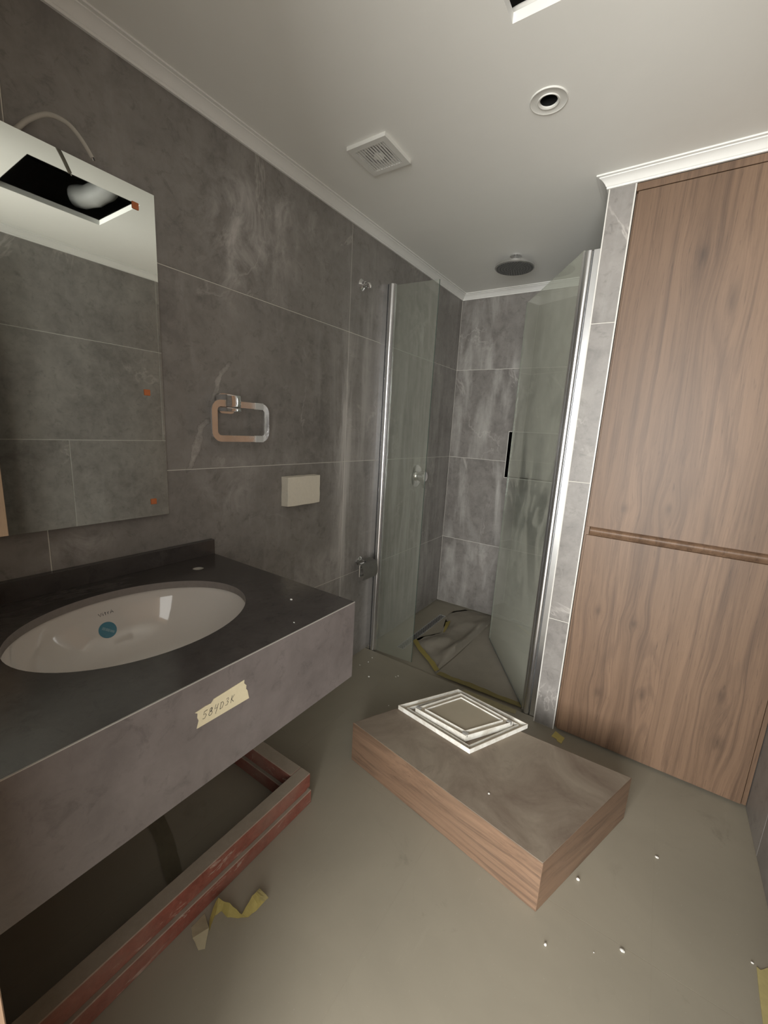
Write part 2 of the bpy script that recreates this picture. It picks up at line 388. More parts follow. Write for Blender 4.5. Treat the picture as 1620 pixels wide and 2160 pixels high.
WC1, WC2, WC3 = (.140, .084, .050), (.218, .135, .083), (.066, .038, .024)
KN = [((1.20, 1.62, 1.03), (.05, .3, .07)), ((1.34, 1.62, 1.05), (.04, .3, .08)), ((1.17, 1.62, .60), (.04, .3, .07)), ((1.30, 1.62, .585), (.04, .3, .06)),
      ((1.22, 1.62, .25), (.05, .3, .09)), ((1.40, 1.62, 1.75), (.05, .3, .20)), ((1.30, 1.62, 1.90), (.05, .3, .12)), ((1.62, 1.62, .22), (.06, .3, .12)),
      ((1.60, 1.62, .40), (.05, .3, .10)), ((1.37, 1.62, .30), (.03, .3, .10))]
m_wood = wood('oak_laminate', WC1, WC2, WC3, knots=KN)
BANG = math.atan2(.1297, -.7428)
def wood_long(name, ang):
    # grain along a horizontal direction: turn the world so that direction becomes Z
    m = wood(name, (.158, .094, .058), (.242, .150, .095), (.062, .037, .024), scale=1.0, dust=.08, bandk=.85, wav=.3, contk=.6)
    nt = m.node_tree
    geo = [n for n in nt.nodes if n.type == 'NEW_GEOMETRY'][0]
    dests = [l.to_socket for l in geo.outputs['Position'].links]
    mp = nt.nodes.new('ShaderNodeMapping'); mp.inputs['Rotation'].default_value = (0, 0, -ang)
    mp2 = nt.nodes.new('ShaderNodeMapping'); mp2.inputs['Rotation'].default_value = (0, math.radians(90), 0)
    for l in list(geo.outputs['Position'].links): nt.links.remove(l)
    nt.links.new(geo.outputs['Position'], mp.inputs['Vector']); nt.links.new(mp.outputs[0], mp2.inputs['Vector'])
    for d in dests: nt.links.new(mp2.outputs[0], d)
    return m
m_box_long = wood_long('oak_box_long_side', BANG)
m_box_short = wood_long('oak_box_short_side', math.atan2(.46, .1735))
def dusty_top():
    m = M('dusty_box_top'); w = m.P()
    n1 = m.noise(w, 4, 8, .66, .8); n2 = m.noise(w, 11, 7, .7, .6)
    c = m.mix(m.ramp(n1, [(.34, 0.0), (.66, 1.0)]), (.155, .118, .088), (.265, .225, .172))
    c = m.mix(m.math('MULTIPLY', m.ramp(n2, [(.55, 0.0), (.75, 1.0)]), .5), c, (.11, .08, .06))
    return m.done(c, .7, normal=m.bump(n2, .08, .001))
m_boxtop = dusty_top()
def red_paint():
    m = M('chipped_red_paint'); w = m.P()
    n = m.noise(m.map(w, scale=(22, 9, 30)), 1.0, 8, .72, .7); n2 = m.noise(w, 38, 6, .7, .4)
    c = m.mix(m.ramp(n2, [(.3, 0.0), (.7, 1.0)]), (.15, .036, .022), (.26, .075, .050))
    chip = m.math('MULTIPLY', m.ramp(n, [(.58, 0.0), (.64, 1.0)]), .75)
    c = m.mix(chip, c, (.42, .34, .28))
    film = m.math('MULTIPLY', m.ramp(m.noise(w, 6, 5, .6), [(.35, 0.1), (.65, 1.0)]), .55)
    c = m.mix(film, c, (.27, .19, .15))
    c = m.mix(m.math('MULTIPLY', m.upface(), .93), c, m.mix(n2, (.25, .215, .165), (.36, .315, .25)))
    return m.done(c, .65, normal=m.bump(m.math('ADD', n, n2), .35, .003))
m_red = red_paint()

# ------------------------------------------------------------------ dimensions (metres)
XP, XP2, YP, YB, XR = .9856, 1.0732, 1.6278, 2.6028, 1.739
HC, H = 2.1638, 2.20
ZR = [0.0, .5127, 1.1127, 1.7127, 2.1785]
YF = -.137           # inner face of the door wall
G = .0014            # half a joint
TT = .0015

# ------------------------------------------------------------------ floor
fl = B(); fl.box(-.15, 1.9, -3.2, 1.655, -.10, -.0004); fl.box(-.15, 1.9, 1.655, 2.75, -.10, -.0142)
floor = fl.build('floor', m_fgrout); tag(floor, kind='structure')
xs = [0, .265, .865, 1.465, XR]; ys = [YF, .885, 1.655]
for i in range(4):
    for j in range(2):
        B().box(xs[i]+.0006, xs[i+1]-.0006, ys[j]+.0006, ys[j+1]-.0006, -.004, 0).build('floor_tile', m_floor, floor)
DX0, DX1, DY0, DY1 = .131, .178, 1.80, 2.392
for a in ((0, DX0, 1.6575, YB), (DX1, XP, 1.6575, YB), (DX0, DX1, 1.6575, DY0), (DX0, DX1, DY1, YB)):
    B().box(a[0], a[1], a[2], a[3], -.0142, -.012).build('shower_tile', m_shfloor, floor)
d = empty('linear_drain', ((DX0+DX1)/2, (DY0+DY1)/2, -.0142), 'dark slotted linear drain beside the sheet in the shower floor', 'drain')
gb = B()
gb.box(DX0, DX0+.003, DY0, DY1, -.0142, -.0105); gb.box(DX1-.003, DX1, DY0, DY1, -.0142, -.0105)
gb.box(DX0, DX1, DY0, DY0+.003, -.0142, -.0105); gb.box(DX0, DX1, DY1-.003, DY1, -.0142, -.0105)
gb.build('drain_rim', m_chrome_d, d)
B().box(DX0+.002, DX1-.002, DY0+.002, DY1-.002, -.0142, -.0135).build('channel', m_steel, d)
gr = B(); k = 0; y = DY0 + .008
while y < DY1 - .008:
    x = DX0 + .008 + (.006 if k % 2 else 0)
    while x < DX1 - .010:
        gr.box(x, x+.005, y, y+.008, -.0136, -.0118); x += .012
    y += .012; k += 1
g_ = gr.build('grate', plain('drain_steel', (.10, .10, .095), .4, metal=.6), d)

# ------------------------------------------------------------------ walls
wl = B().box(-.15, -TT, -.32, YB+.15, 0, 2.3).build('wall_left', m_grout); tag(wl, kind='structure')
for (y0, y1) in ((YF, .1965), (.1965, 1.3996), (1.3996, YB)):
    for z0, z1 in zip(ZR, ZR[1:]):
        B().box(-TT-.006, 0, y0+G, y1-G, z0+G, z1-G, .0006).build('tile', m_tile_l, wl)

NX0, NX1, NZ0, NZ1, ND = .4195, .80, 1.006, 1.309, .085
wb = B()
for a in ((-.15, NX0, 0, 2.3), (NX1, XR+.1, 0, 2.3), (NX0, NX1, 0, NZ0), (NX0, NX1, NZ1, 2.3)):
    wb.box(a[0], a[1], YB+TT, YB+.15, a[2], a[3])
wb.box(NX0-.01, NX1+.01, YB+ND+.01, YB+.16, NZ0-.01, NZ1+.01)
wb = wb.build('wall_back', m_grout); tag(wb, kind='structure')
def back_tile(poly): B().prism(poly, 1, YB, YB+TT+.006).build('tile', m_tile_b, wb)
for z0, z1 in zip(ZR, ZR[1:]):
    a, b_, c0, c1 = G, XP-G, z0+G, z1-G
    if z0 == ZR[1]: back_tile([(a, c0), (b_, c0), (b_, c1), (NX1+.004, c1), (NX1+.004, NZ0-.004), (NX0-.004, NZ0-.004), (NX0-.004, c1), (a, c1)])
    elif z0 == ZR[2]: back_tile([(a, c0), (NX0-.004, c0), (NX0-.004, NZ1+.004), (NX1+.004, NZ1+.004), (NX1+.004, c0), (b_, c0), (b_, c1), (a, c1)])
    else: back_tile([(a, c0), (b_, c0), (b_, c1), (a, c1)])
nb = B()
nb.box(NX0, NX1, YB+ND, YB+ND+.006, NZ0, NZ1)
nb.box(NX0-.002, NX0, YB+.001, YB+ND, NZ0, NZ1); nb.box(NX1, NX1+.002, YB+.001, YB+ND, NZ0, NZ1)
nb.box(NX0, NX1, YB+.001, YB+ND, NZ0-.002, NZ0); nb.box(NX0, NX1, YB+.001, YB+ND, NZ1, NZ1+.002)
nb.build('niche_lining', m_tile_b, wb)
for a in ((NX0-.004, NX0, NZ0-.004, NZ1+.004), (NX1, NX1+.004, NZ0-.004, NZ1+.004), (NX0, NX1, NZ0-.004, NZ0), (NX0, NX1, NZ1, NZ1+.004)):
    B().box(a[0], a[1], YB-.001, YB+.006, a[2], a[3]).build('niche_edge_strip', m_trimw, wb)

wp = B().box(XP+TT, XP2-TT, YP+TT, YB+.001, 0, 2.3).build('wall_partition', m_grout); tag(wp, kind='structure')
for z0, z1 in zip(ZR, ZR[1:]):
    B().box(XP+.0045, XP2-.0045, YP, YP+TT+.004, z0+G, z1-G, .0004).build('tile', m_tile_p, wp)
    B().box(XP, XP+TT+.004, YP+.0065, YB-G, z0+G, z1-G, .0004).build('tile', m_tile_b, wp)
B().box(XP, XP+.0042, YP-.001, YP+.006, 0, HC+.01).build('edge_strip', m_trimw, wp)
B().box(XP2-.0042, XP2+.0005, YP-.001, YP+.006, 0, HC+.01).build('edge_strip', m_trimw, wp)

wr = B().box(XR+TT, XR+.15, -.32, YB+.15, 0, 2.3).build('wall_right', m_grout); tag(wr, kind='structure')
for z0, z1 in zip(ZR, ZR[1:]):
    yj = .849 if z0 == ZR[1] else 1.42
    for (y0, y1) in ((YF, yj), (yj, YP+.02)):
        B().box(XR, XR+TT+.006, y0+G, y1-G, z0+G, z1-G, .0006).build('tile', m_tile_r, wr)

DX_L, DX_R, DZ = .88, 1.64, 2.06
wf = B()
wf.box(-.15, DX_L-.03, -.32, YF, 0, 2.3); wf.box(DX_R+.03, XR+.15, -.32, YF, 0, 2.3); wf.box(DX_L-.03, DX_R+.03, -.32, YF, DZ+.03, 2.3)
wf = wf.build('wall_front', m_hallwall); tag(wf, kind='structure')
# door: frame round the opening, leaf standing open along the right wall
m_doorwood = wood('door_wood', (.26, .165, .105), (.34, .225, .15), (.16, .10, .065), rough=.45)
door = empty('door_1', (DX_R, YF, 0), kind='structure')
B().box(DX_L-.03, DX_L, -.325, YF+.0045, 0, DZ+.03, .001).build('door_jamb', m_doorwood, door)
B().box(DX_R, DX_R+.03, -.325, YF+.0045, 0, DZ+.03, .001).build('door_jamb', m_doorwood, door)
B().box(DX_L, DX_R, -.325, YF+.0045, DZ, DZ+.03, .001).build('door_head', m_doorwood, door)
B().box(1.655, 1.695, YF+.006, .50, .008, DZ-.01, .001).build('door_leaf', m_doorwood, door)
dh = B(); dh.tube([(1.655, .43, 1.02), (1.61, .43, 1.02), (1.605, .425, 1.02), (1.605, .32, 1.02)], .009, 10)
dh.build('door_handle', m_chrome, door, True)

# ------------------------------------------------------------------ ceiling with the access opening and the lamp hole
HX0, HX1, HY0, HY1 = .857, 1.255, .497, .8955
LX, LY, LR = .8775, 1.1615, .034
FCX, FCY, FR = .33125, 1.120, .050
cx = sorted([FCX-FR, FCX+FR, -.15, HX0, HX1, LX-LR, LX+LR, XR+.15]); cy = sorted([FCY-FR, FCY+FR, -.32, HY0, HY1, LY-LR, LY+LR, YB+.15])
cb = B()
for i in range(len(cx)-1):
    for j in range(len(cy)-1):
        mx, my = (cx[i]+cx[i+1])/2, (cy[j]+cy[j+1])/2
        if HX0 < mx < HX1 and HY0 < my < HY1: continue
        if abs(mx-LX) < LR and abs(my-LY) < LR: continue
        if abs(mx-FCX) < FR and abs(my-FCY) < FR: continue
        cb.box(cx[i], cx[i+1], cy[j], cy[j+1], H, H+.022)
bmesh.ops.remove_doubles(cb.bm, verts=cb.bm.verts, dist=1e-5)
seen = {}
for f in list(cb.bm.faces):
    key = tuple(round(c, 4) for c in f.calc_center_median())
    seen.setdefault(key, []).append(f)
bmesh.ops.delete(cb.bm, geom=[f for fs in seen.values() if len(fs) > 1 for f in fs], context='FACES_ONLY')
ceil = cb.build('ceiling', m_plaster); tag(ceil, kind='structure')
vb = B()   # dark void above the board
vb.box(-.15, XR+.15, -.32, YB+.15, 2.62, 2.66)
for a in ((-.15, -.12, -.32, YB+.15), (XR+.12, XR+.15, -.32, YB+.15), (-.12, XR+.12, -.32, -.29), (-.12, XR+.12, YB+.12, YB+.15)):
    vb.box(*a, 2.30, 2.62)
vb.build('ceiling_void', m_void, ceil)
dk = B()
pth = [(.80 + .5*t, .80 + .10*math.sin(3*t), 2.34 + .04*math.sin(5*t)) for t in [i/16 for i in range(17)]]
dk.tube(pth, [.045 + .004*(i % 2) for i in range(17)], 14)
o = dk.build('flexible_duct', plain('grey_duct', (.32, .32, .31), .6), None, True); tag(o, 'pale flexible duct inside the dark ceiling opening', 'duct')
dk = B(); dk.tube(smooth_path([(.70, .96, 2.262), (.80, .940, 2.256), (.875, .931, 2.254), (.96, .955, 2.262), (1.10, 1.05, 2.27)]), .008, 10)
o = dk.build('electrical_conduit', m_duct, None, True); tag(o, 'thin pale conduit just above the ceiling opening corner', 'conduit')
hs = B().hexa([(.845, .885, 2.262), (.860, .875, 2.262), (.985, .985, 2.262), (.970, .995, 2.262)], [(.845, .885, 2.268), (.860, .875, 2.268), (.985, .985, 2.268), (.970, .995, 2.268)])
tag(hs.build('hanger_strip', m_duct), 'flat pale metal strip crossing the ceiling opening corner', 'metal strip')

# cornice: one mitred length per wall
PROF = [(0, HC), (.007, HC), (.0075, HC+.006), (.010, HC+.0075), (.0135, HC+.0135), (.019, HC+.020), (.026, HC+.0255), (.031, HC+.0275), (.0315, HC+.0305), (.040, HC+.0315), (.040, H), (0, H)]
loop = [(0, YF), (0, YB), (XP, YB), (XP, YP), (XR, YP), (XR, YF)]
nl = len(loop)
def off(i, d):
    p = Vector(loop[i]); a = (p - Vector(loop[i-1])).normalized(); b = (Vector(loop[(i+1) % nl]) - p).normalized()
    na, nb_ = Vector((a.y, -a.x)), Vector((b.y, -b.x)); mdir = (na + nb_); k = d / (1 + na.dot(nb_))
    return p + mdir*k
for i in range(nl):
    j = (i+1) % nl; tb = B()
    A = [(*off(i, d_), z) for d_, z in PROF]; C = [(*off(j, d_), z) for d_, z in PROF]
    tb.hexa(A, C); o = tb.build('trim_%d' % (i+1), m_cornice, None, True, angle=25); tag(o, kind='structure')

# ------------------------------------------------------------------ tall cabinet beside the shower
cab = empty('tall_cabinet', (1.41, 1.9, 0), 'tall built-in oak laminate cabinet with two stacked doors', 'cabinet')
CX0 = 1.0815
B().box(XP2+.001, XR-.002, YP+.022, 2.25, .004, 2.163).build('carcass', m_wood, cab)
B().box(CX0, 1.7215, YP, YP+.019, .941, 2.1365, .0008).build('upper_door', m_wood, cab)
B().box(CX0+.003, 1.7215, YP, YP+.019, .012, .906, .0008).build('lower_door', m_wood, cab)
B().box(XP2+.0015, XR-.002, YP+.001, YP+.019, 2.1395, 2.163, .0005).build('top_filler', m_wood, cab)
B().box(1.7235, XR-.002, YP+.004, YP+.019, .012, 2.1365, .0005).build('side_filler', m_wood, cab)
fp = B(); n = 10
prof = [(YP+.0195, .941)] + [(YP+.003+.016*math.sin(math.pi*(k/n)) , .941-.034*(k/n)) for k in range(n+1)] + [(YP+.0195, .906), (YP+.0215, .906), (YP+.0215, .941)]
fp.prism(prof, 0, CX0+.012, 1.7215)
fp.build('finger_pull', m_wood, cab, True)
B().box(CX0+.001, CX0+.011, YP+.002, YP+.02, .907, .9405).build('pull_end_cap', m_wood, cab)

# ------------------------------------------------------------------ vanity
VD, VY, VT, VB = .6546, .6639, .8098, .5828
EX, EY, EA, EB = .3219, .2641, .2021, .2533
van = empty('vanity', (.33, .27, VB), 'wall-hung dark stone vanity counter with oval basin cutout', 'vanity')
def slab_with_holes():
    s = B(); bm = s.bm; zt, zb = VT, VT-.020
    outer = [(.0, YF), (VD-.0022, YF), (VD-.0022, VY), (.0, VY)]
    def ringpts(cx_, cy_, a, b, n): return [(cx_+a*math.cos(2*math.pi*k/n), cy_+b*math.sin(2*math.pi*k/n)) for k in range(n)]
    loops = [outer, ringpts(EX, EY, EA, EB, 72), ringpts(.115, .5395, .017, .017, 20)]
    edges = []
    for L in loops:
        v = [bm.verts.new((*p, zt)) for p in L]
        edges += [bm.edges.new((v[i], v[(i+1) % len(v)])) for i in range(len(v))]
    bmesh.ops.triangle_fill(bm, use_beauty=True, use_dissolve=False, edges=edges)
    # triangle_fill also closes the holes: drop the faces inside them
    bad = []
    for f in bm.faces:
        c = f.calc_center_median()
        if ((c.x-EX)/EA)**2 + ((c.y-EY)/EB)**2 < .985 or (c.x-.115)**2 + (c.y-.5395)**2 < (.0168)**2: bad.append(f)
    bmesh.ops.delete(bm, geom=bad, context='FACES_ONLY')
    r = bmesh.ops.extrude_face_region(bm, geom=list(bm.faces))
    bmesh.ops.translate(bm, verts=[g for g in r['geom'] if isinstance(g, bmesh.types.BMVert)], vec=(0, 0, zb-zt))
    return s
ct = slab_with_holes().build('countertop', m_counter, van)
ct.data.materials.append(plain('raw_cut_stone', (.235, .21, .195), .6, var=.15, scale=80))
for p_ in ct.data.polygons:
    c_ = p_.center + wloc(ct)
    if abs(p_.normal.z) < .3 and ((c_.x-EX)/EA)**2 + ((c_.y-EY)/EB)**2 < 1.05: p_.material_index = 1
B().lathe((.115, .5395, VT-.019), (0, 0, 1), [(0, 0), (.0168, 0), (.0168, .0165), (.0150, .0165), (.0150, .004), (0, .004)], 28, cap=False).build('tap_hole_sleeve', plain('tap_hole_plastic', (.50, .48, .43), .5), van, True)
fpn = B(); fpn.box(VD-.012, VD-.0021, YF, VY-.012, VB, VT-.0205); fpn.box(VD-.0021, VD-.0002, YF, VY, VB, VT-.0016); fpn.build('front_panel', m_front, van)
B().box(.0, VD-.0004, VY-.012, VY-.0004, VB, VT-.0205, .0004).build('end_panel', m_front, van)
B().box(VD-.0022, VD+.0002, YF, VY, VT-.0016, VT+.0001).build('front_edge_strip', m_cedge, van)
B().box(.0005, .020, YF, VY, VT, .8625, .0006).build('backsplash', m_counter, van)
for yy in (-.05, .60):
    B().box(.0, VD-.014, yy, yy+.03, VB+.06, VB+.10).build('support_bracket', m_steel, van)

basin = empty('wash_basin', (EX, EY, .64), 'white oval undermount ceramic basin sunk in the dark counter', 'basin')
bb = B(); bm = bb.bm; prof = []
DEP = .150; NB = 22
for k in range(NB+1):
    t = k/NB; a = t*math.pi/2
    prof.append((math.cos(a)**(.62) if k < NB else .07, VT-.0202 - DEP*math.sin(a)**1.25))
bb.lathe((EX, EY, 0), (0, 0, 1), [(r*1.0, h) for r, h in prof], 72, EA+.004, EB+.004, cap=False)
bm.normal_update(); bmi = BVHTree.FromBMesh(bm)
# outside shell and flange
bb.lathe((EX, EY, 0), (0, 0, 1), [(1.0, VT-.0202), (1.11, VT-.0202), (1.11, VT-.022), (1.04, VT-.026)] + [(r*1.04, h-.010) for r, h in prof[2:]], 72, EA+.004, EB+.004, cap=False)
bowl = bb.build('bowl', m_ceramic, basin, True, angle=60)
wf_ = B().lathe((EX, EY, prof[-1][1]+.001), (0, 0, 1), [(.0, .0), (.022, .0), (.024, .002), (.018, .004), (.006, .003), (.0, .003)], 28, cap=False)
wf_.build('waste_fitting', m_chrome, basin, True)

def on_bowl(px, py):
    d_ = (RIGHT*((px-810)/869.28) + DOWN*((py-1080)/869.28) + FWD).normalized()
    hit, nrm, _, _ = bmi.ray_cast(CAM, d_)
    if nrm.dot(d_) > 0: nrm = -nrm
    return hit, nrm
def frame_on(px, py, dx, dy):
    c, nrm = on_bowl(px, py); c2, _ = on_bowl(px+dx, py+dy)
    u = (c2-c); u = (u - nrm*u.dot(nrm)).normalized(); v = nrm.cross(u)
    return c, u, v, nrm
def drape(pts, c, u, v, nrm, lift):
    """lay flat points (a,b) onto the bowl surface around c"""
    out = []
    for a, b in pts:
        p = c + u*a + v*b + nrm*.03
        h_, _, _, _ = bmi.ray_cast(p, -nrm)
        out.append((h_ if h_ is not None else p - nrm*.03) + nrm*lift)
    return out
c, u, v, nrm = frame_on(227, 1329, 20, -7)
sb = B(); rings = []
for q in range(5):
    r = .0215*q/4
    pts = drape([(r*math.cos(k*2*math.pi/28), r*math.sin(k*2*math.pi/28)) for k in range(28)] if q else [(0, 0)], c, u, v, nrm, .0006)
    rings.append([sb.bm.verts.new(p) for p in pts])
for k in range(28): sb.bm.faces.new((rings[0][0], rings[1][k], rings[1][(k+1) % 28]))
for A, C in zip(rings[1:], rings[2:]):
    for k in range(28): sb.bm.faces.new((A[k], C[k], C[(k+1) % 28], A[(k+1) % 28]))
m_blue = plain('blue_sticker', (.07, .23, .31), .35, var=.1)
stk = sb.build('round_sticker', m_blue, basin); stk['label'] = 'round blue sticker'
m_blue2 = plain('pale_blue_print', (.20, .34, .40), .35)
for a0, a1, wd in ((-.014, -.006, .0038), (-.005, .005, .0036), (.006, .017, .0030)):
    # pale diagonal print on the sticker
    def dg(s_, o_): return (s_*.78 + o_*.62, -s_*.62 + o_*.78)
    A = drape([dg(a0+(a1-a0)*i/4, -wd) for i in range(5)], c, u, v, nrm, .001); C = drape([dg(a0+(a1-a0)*i/4, wd) for i in range(5)], c, u, v, nrm, .001)
    pb = B().ribbon(A, C); pb.build('sticker_print', m_blue2, stk)

def strokes(name, polys, place, width, mat, parent):
    """handwritten / printed strokes: thin flat ribbons; place(a,b) -> world point"""
    s = B()
    for poly in polys:
        pts = [Vector(p) for p in poly]; A, C = [], []
        for i, p in enumerate(pts):
            t = pts[min(i+1, len(pts)-1)] - pts[max(i-1, 0)]; t.normalize(); nn = Vector((-t.y, t.x))*width/2
            A.append(place(p + nn)); C.append(place(p - nn))
        s.ribbon(A, C)
    return s.build(name, mat, parent)
def glyphs(txt, table, x, h, w, gap, slant=0.0, jit=0.0):
    out = []
    for i, ch in enumerate(txt):
        dy = random.uniform(-jit, jit)
        for st in table[ch]: out.append([(x + a*w + b*h*slant, b*h + dy) for a, b in st])
        x += w + gap
    return out
def arc(cx_, cy_, rx, ry, a0, a1, n=8): return [(cx_+rx*math.cos(math.radians(a0+(a1-a0)*i/n)), cy_+ry*math.sin(math.radians(a0+(a1-a0)*i/n))) for i in range(n+1)]
T1 = {'V': [[(0, 1), (.5, 0), (1, 1)]], 'i': [[(.5, 0), (.5, .68)], [(.5, .85), (.5, .98)]], 't': [[(.45, 1), (.45, .1), (.6, 0)], [(.15, .68), (.85, .68)]],
      'r': [[(.25, 0), (.25, .68)], [(.25, .45), (.45, .66), (.8, .68)]], 'A': [[(0, 0), (.5, 1), (1, 0)], [(.2, .36), (.8, .36)]]}
c, u, v, nrm = frame_on(221, 1294.5, 20, -7)
pol = []
x = -.0155
for ch, w_ in (('V', .0075), ('i', .0032), ('t', .0055), ('r', .0055), ('A', .0075)):
    for st in T1[ch]: pol.append([(x + a*w_, b*.0085 - .004) for a, b in st])
    x += w_ + .0016
strokes('brand_lettering', pol, lambda p: drape([(p.x, p.y)], c, u, v, nrm, .0006)[0], .0013, m_ink, basin)

# strip of masking tape with a handwritten code
tp = empty('masking_tape', (VD+.001, .25, .73), 'cream masking tape with handwritten code stuck on vanity front', 'tape')
poly = [(.1908, .7487), (.1960, .7445), (.1950, .7360), (.1975, .7290), (.1933, .7143), (.3103, .7127), (.3085, .7215), (.3065, .7330), (.3030, .7380), (.3040, .7460), (.2985, .7530), (.2992, .7603),
        (.2300, .7560), (.2240, .7500), (.2120, .7510)]
B().prism(poly, 0, VD-.0003, VD+.0009).build('tape_strip', m_tape, tp)
T2 = {'5': [[(.95, 1), (.2, .95), (.15, .55), (.6, .62), (.85, .35), (.55, .02), (.05, .08)]],
      '8': [arc(.5, .74, .32, .24, 80, 440, 12) + arc(.5, .26, .4, .26, 90, 450, 12)],
      '4': [[(.25, 1), (.05, .45), (.75, .5)], [(.85, .95), (.5, -.3)]],
      'D': [[(.2, .95), (.1, .05)], [(.05, .92), (.6, .9), (.9, .55), (.65, .12), (.05, .05)]],
      '3': [[(.1, .9), (.6, 1), (.75, .75), (.35, .55), (.8, .4), (.6, .05), (.05, .08)]],
      'K': [[(.2, 1), (.1, 0)], [(.85, .95), (.2, .45), (.9, 0)]]}
pol = glyphs('584D3K', T2, .2040, .0150, .0086, .0035, .22, .0008)
strokes('handwriting', pol, lambda p: Vector((VD+.0013, p.x, .7270 + p.y)), .0010, m_ink, tp)

# ------------------------------------------------------------------ mirror, cable
mir = empty('wall_mirror', (.01, .2, .9777), 'large frameless rectangular mirror above the vanity', 'mirror')
MY0, MY1, MZ0, MZ1 = -.10, .5057, .9777, 1.8748
B().box(.015, .020, MY0, MY1, MZ0, MZ1).build('mirror_pane', m_mirror, mir)
B().box(.0005, .0148, MY0+.01, MY1-.006, MZ0+.006, MZ1-.006).build('backing_board', m_darkedge, mir)
for yy, zz in ((.4538, 1.8276), (.4578, 1.3452), (.4596, 1.0228)):
    B().box(.0201, .0225, yy-.0085, yy+.0085, zz-.0085, zz+.0085, .0008).build('adhesive_pad', m_orange, mir)

cbl = empty('electric_cable', (.01, .21, 1.86), 'pale cable arching out of the wall above the mirror', 'cable')
cp = smooth_path([(-.004, .2075, 1.868), (.009, .2165, 1.881), (.024, .2345, 1.9030), (.045, .2626, 1.9215), (.065, .2906, 1.9150), (.076, .3123, 1.8926), (.0824, .3314, 1.8616)])
B().tube(cp, [.0058 - .0016*i/len(cp) for i in range(len(cp))], 12).build('sheath', m_cable, cbl, True)
for k, (dx, dy) in enumerate(((.0015, .001), (-.0015, 0))):
    B().tube([(.0824+dx, .3314+dy, 1.8630), (.083+dx, .3335+dy, 1.8570)], .0014, 8).build('wire_end', m_crumb if k else m_darkedge, cbl)

# ------------------------------------------------------------------ towel ring
tr = empty('towel_ring', (.03, .74, 1.30), 'chrome rectangular towel ring mounted on the wall beside the mirror', 'towel ring')
def rrect(y0, y1, z0, z1, r, n=6):
    pts = []
    for cy_, cz_, a in ((y1-r, z1-r, 0), (y0+r, z1-r, 90), (y0+r, z0+r, 180), (y1-r, z0+r, 270)):
        for k in range(n+1):
            t = math.radians(a + 90*k/n); pts.append((cy_+r*math.cos(t), cz_+r*math.sin(t)))
    return pts
RY0, RY1, RZ0, RZ1, RX = .637, .872, 1.208, 1.3445, .060
def band(x0, x1, o_pts, i_pts):
    s = B(); bm = s.bm; n = len(o_pts)
    R_ = [[bm.verts.new((x, *p)) for p in pts] for x, pts in ((x0, o_pts), (x1, o_pts), (x1, i_pts), (x0, i_pts))]
    for a in range(4):
        A, C = R_[a], R_[(a+1) % 4]
        for k in range(n): bm.faces.new((A[k], A[(k+1) % n], C[(k+1) % n], C[k]))
    return s
band(RX-.004, RX+.004, rrect(RY0, RY1, RZ0, RZ1, .034), rrect(RY0+.021, RY1-.021, RZ0+.021, RZ1-.021, .014)).build('ring', m_chrome, tr, True)
B().prism(rrect(.6990, .7620, 1.3020, 1.3690, .012), 0, .0, .012, .001).build('wall_plate', m_chrome, tr, True)
B().box(.011, .071, .6890, .7450, 1.3235, 1.3635, .003, 2).build('hanger_block', m_chrome, tr, True)
B().box(.011, .071, .6890, .7450, 1.3085, 1.3215, .003, 2).build('hanger_lip', m_chrome, tr, True)
for z0, z1 in ((1.3225, 1.3455), (1.2070, 1.2300)):
    B().box(RX-.0055, RX+.0055, .811, .846, z0, z1, .001).build('film_wrap', plain('plastic_film', (.55, .57, .56), .4) if 'plastic_film' not in bpy.data.materials else bpy.data.materials['plastic_film'], tr)

# ------------------------------------------------------------------ foam block over the flush plate opening
fb = B(); fb.box(.0, .042, .991, 1.182, .9405, 1.0640, .002)
bmesh.ops.subdivide_edges(fb.bm, edges=fb.bm.edges[:], cuts=5, use_grid_fill=True)
for v_ in fb.bm.verts:
    nz = mnoise.noise_vector(v_.co*28); v_.co += Vector((abs(nz.x)*-.002 if v_.co.x > .02 else 0, nz.y*.0022, nz.z*.0022))
o = fb.build('foam_block', m_foam); tag(o, 'cream foam block plugging the wall opening below the towel ring', 'block')

# ------------------------------------------------------------------ toilet paper holder
ph = empty('paper_holder', (.04, 1.55, .48), 'dusty chrome paper holder with hinged flap on the wall', 'paper holder')
B().lathe((0, 1.553, .565), (1, 0, 0), [(.0, 0), (.026, 0), (.026, .006), (.023, .009), (.012, .010), (.011, .040), (.0, .040)], 28, cap=False).build('wall_rose', m_chrome, ph, True)
B().tube([(.036, 1.553, .565), (.045, 1.545, .566), (.047, 1.50, .566)], .008, 12).build('arm', m_chrome, ph, True)
B().tube([(.047, 1.500, .500), (.047, 1.625, .500)], .007, 12).build('roll_bar', m_chrome, ph, True)
fp_ = B()
def flap(s_, t_):
    y_ = 1.492 + .132*s_
    if t_ < .3: return (.020 + .048*(t_/.3), y_, .575 - .010*(t_/.3)**2)
    q = (t_-.3)/.7; return (.068 + .012*math.sin(q*2.6), y_, .565 - .082*q)
fp_.grid(flap, 6, 14)
bmesh.ops.solidify(fp_.bm, geom=list(fp_.bm.faces), thickness=.003)
fp_.build('cover_flap', plain('dusty_flap', (.33, .325, .30), .38, metal=.25, var=.2, scale=40), ph, True)
B().lathe((.047, 1.545, .5705), (0, 0, 1), [(0, 0), (.006, 0), (.006, .004), (0, .004)], 16, cap=False).build('screw', m_darkedge, ph, True)
B().tube([(.047, 1.500, .566), (.047, 1.500, .500)], .006, 10).build('arm', m_chrome, ph, True)

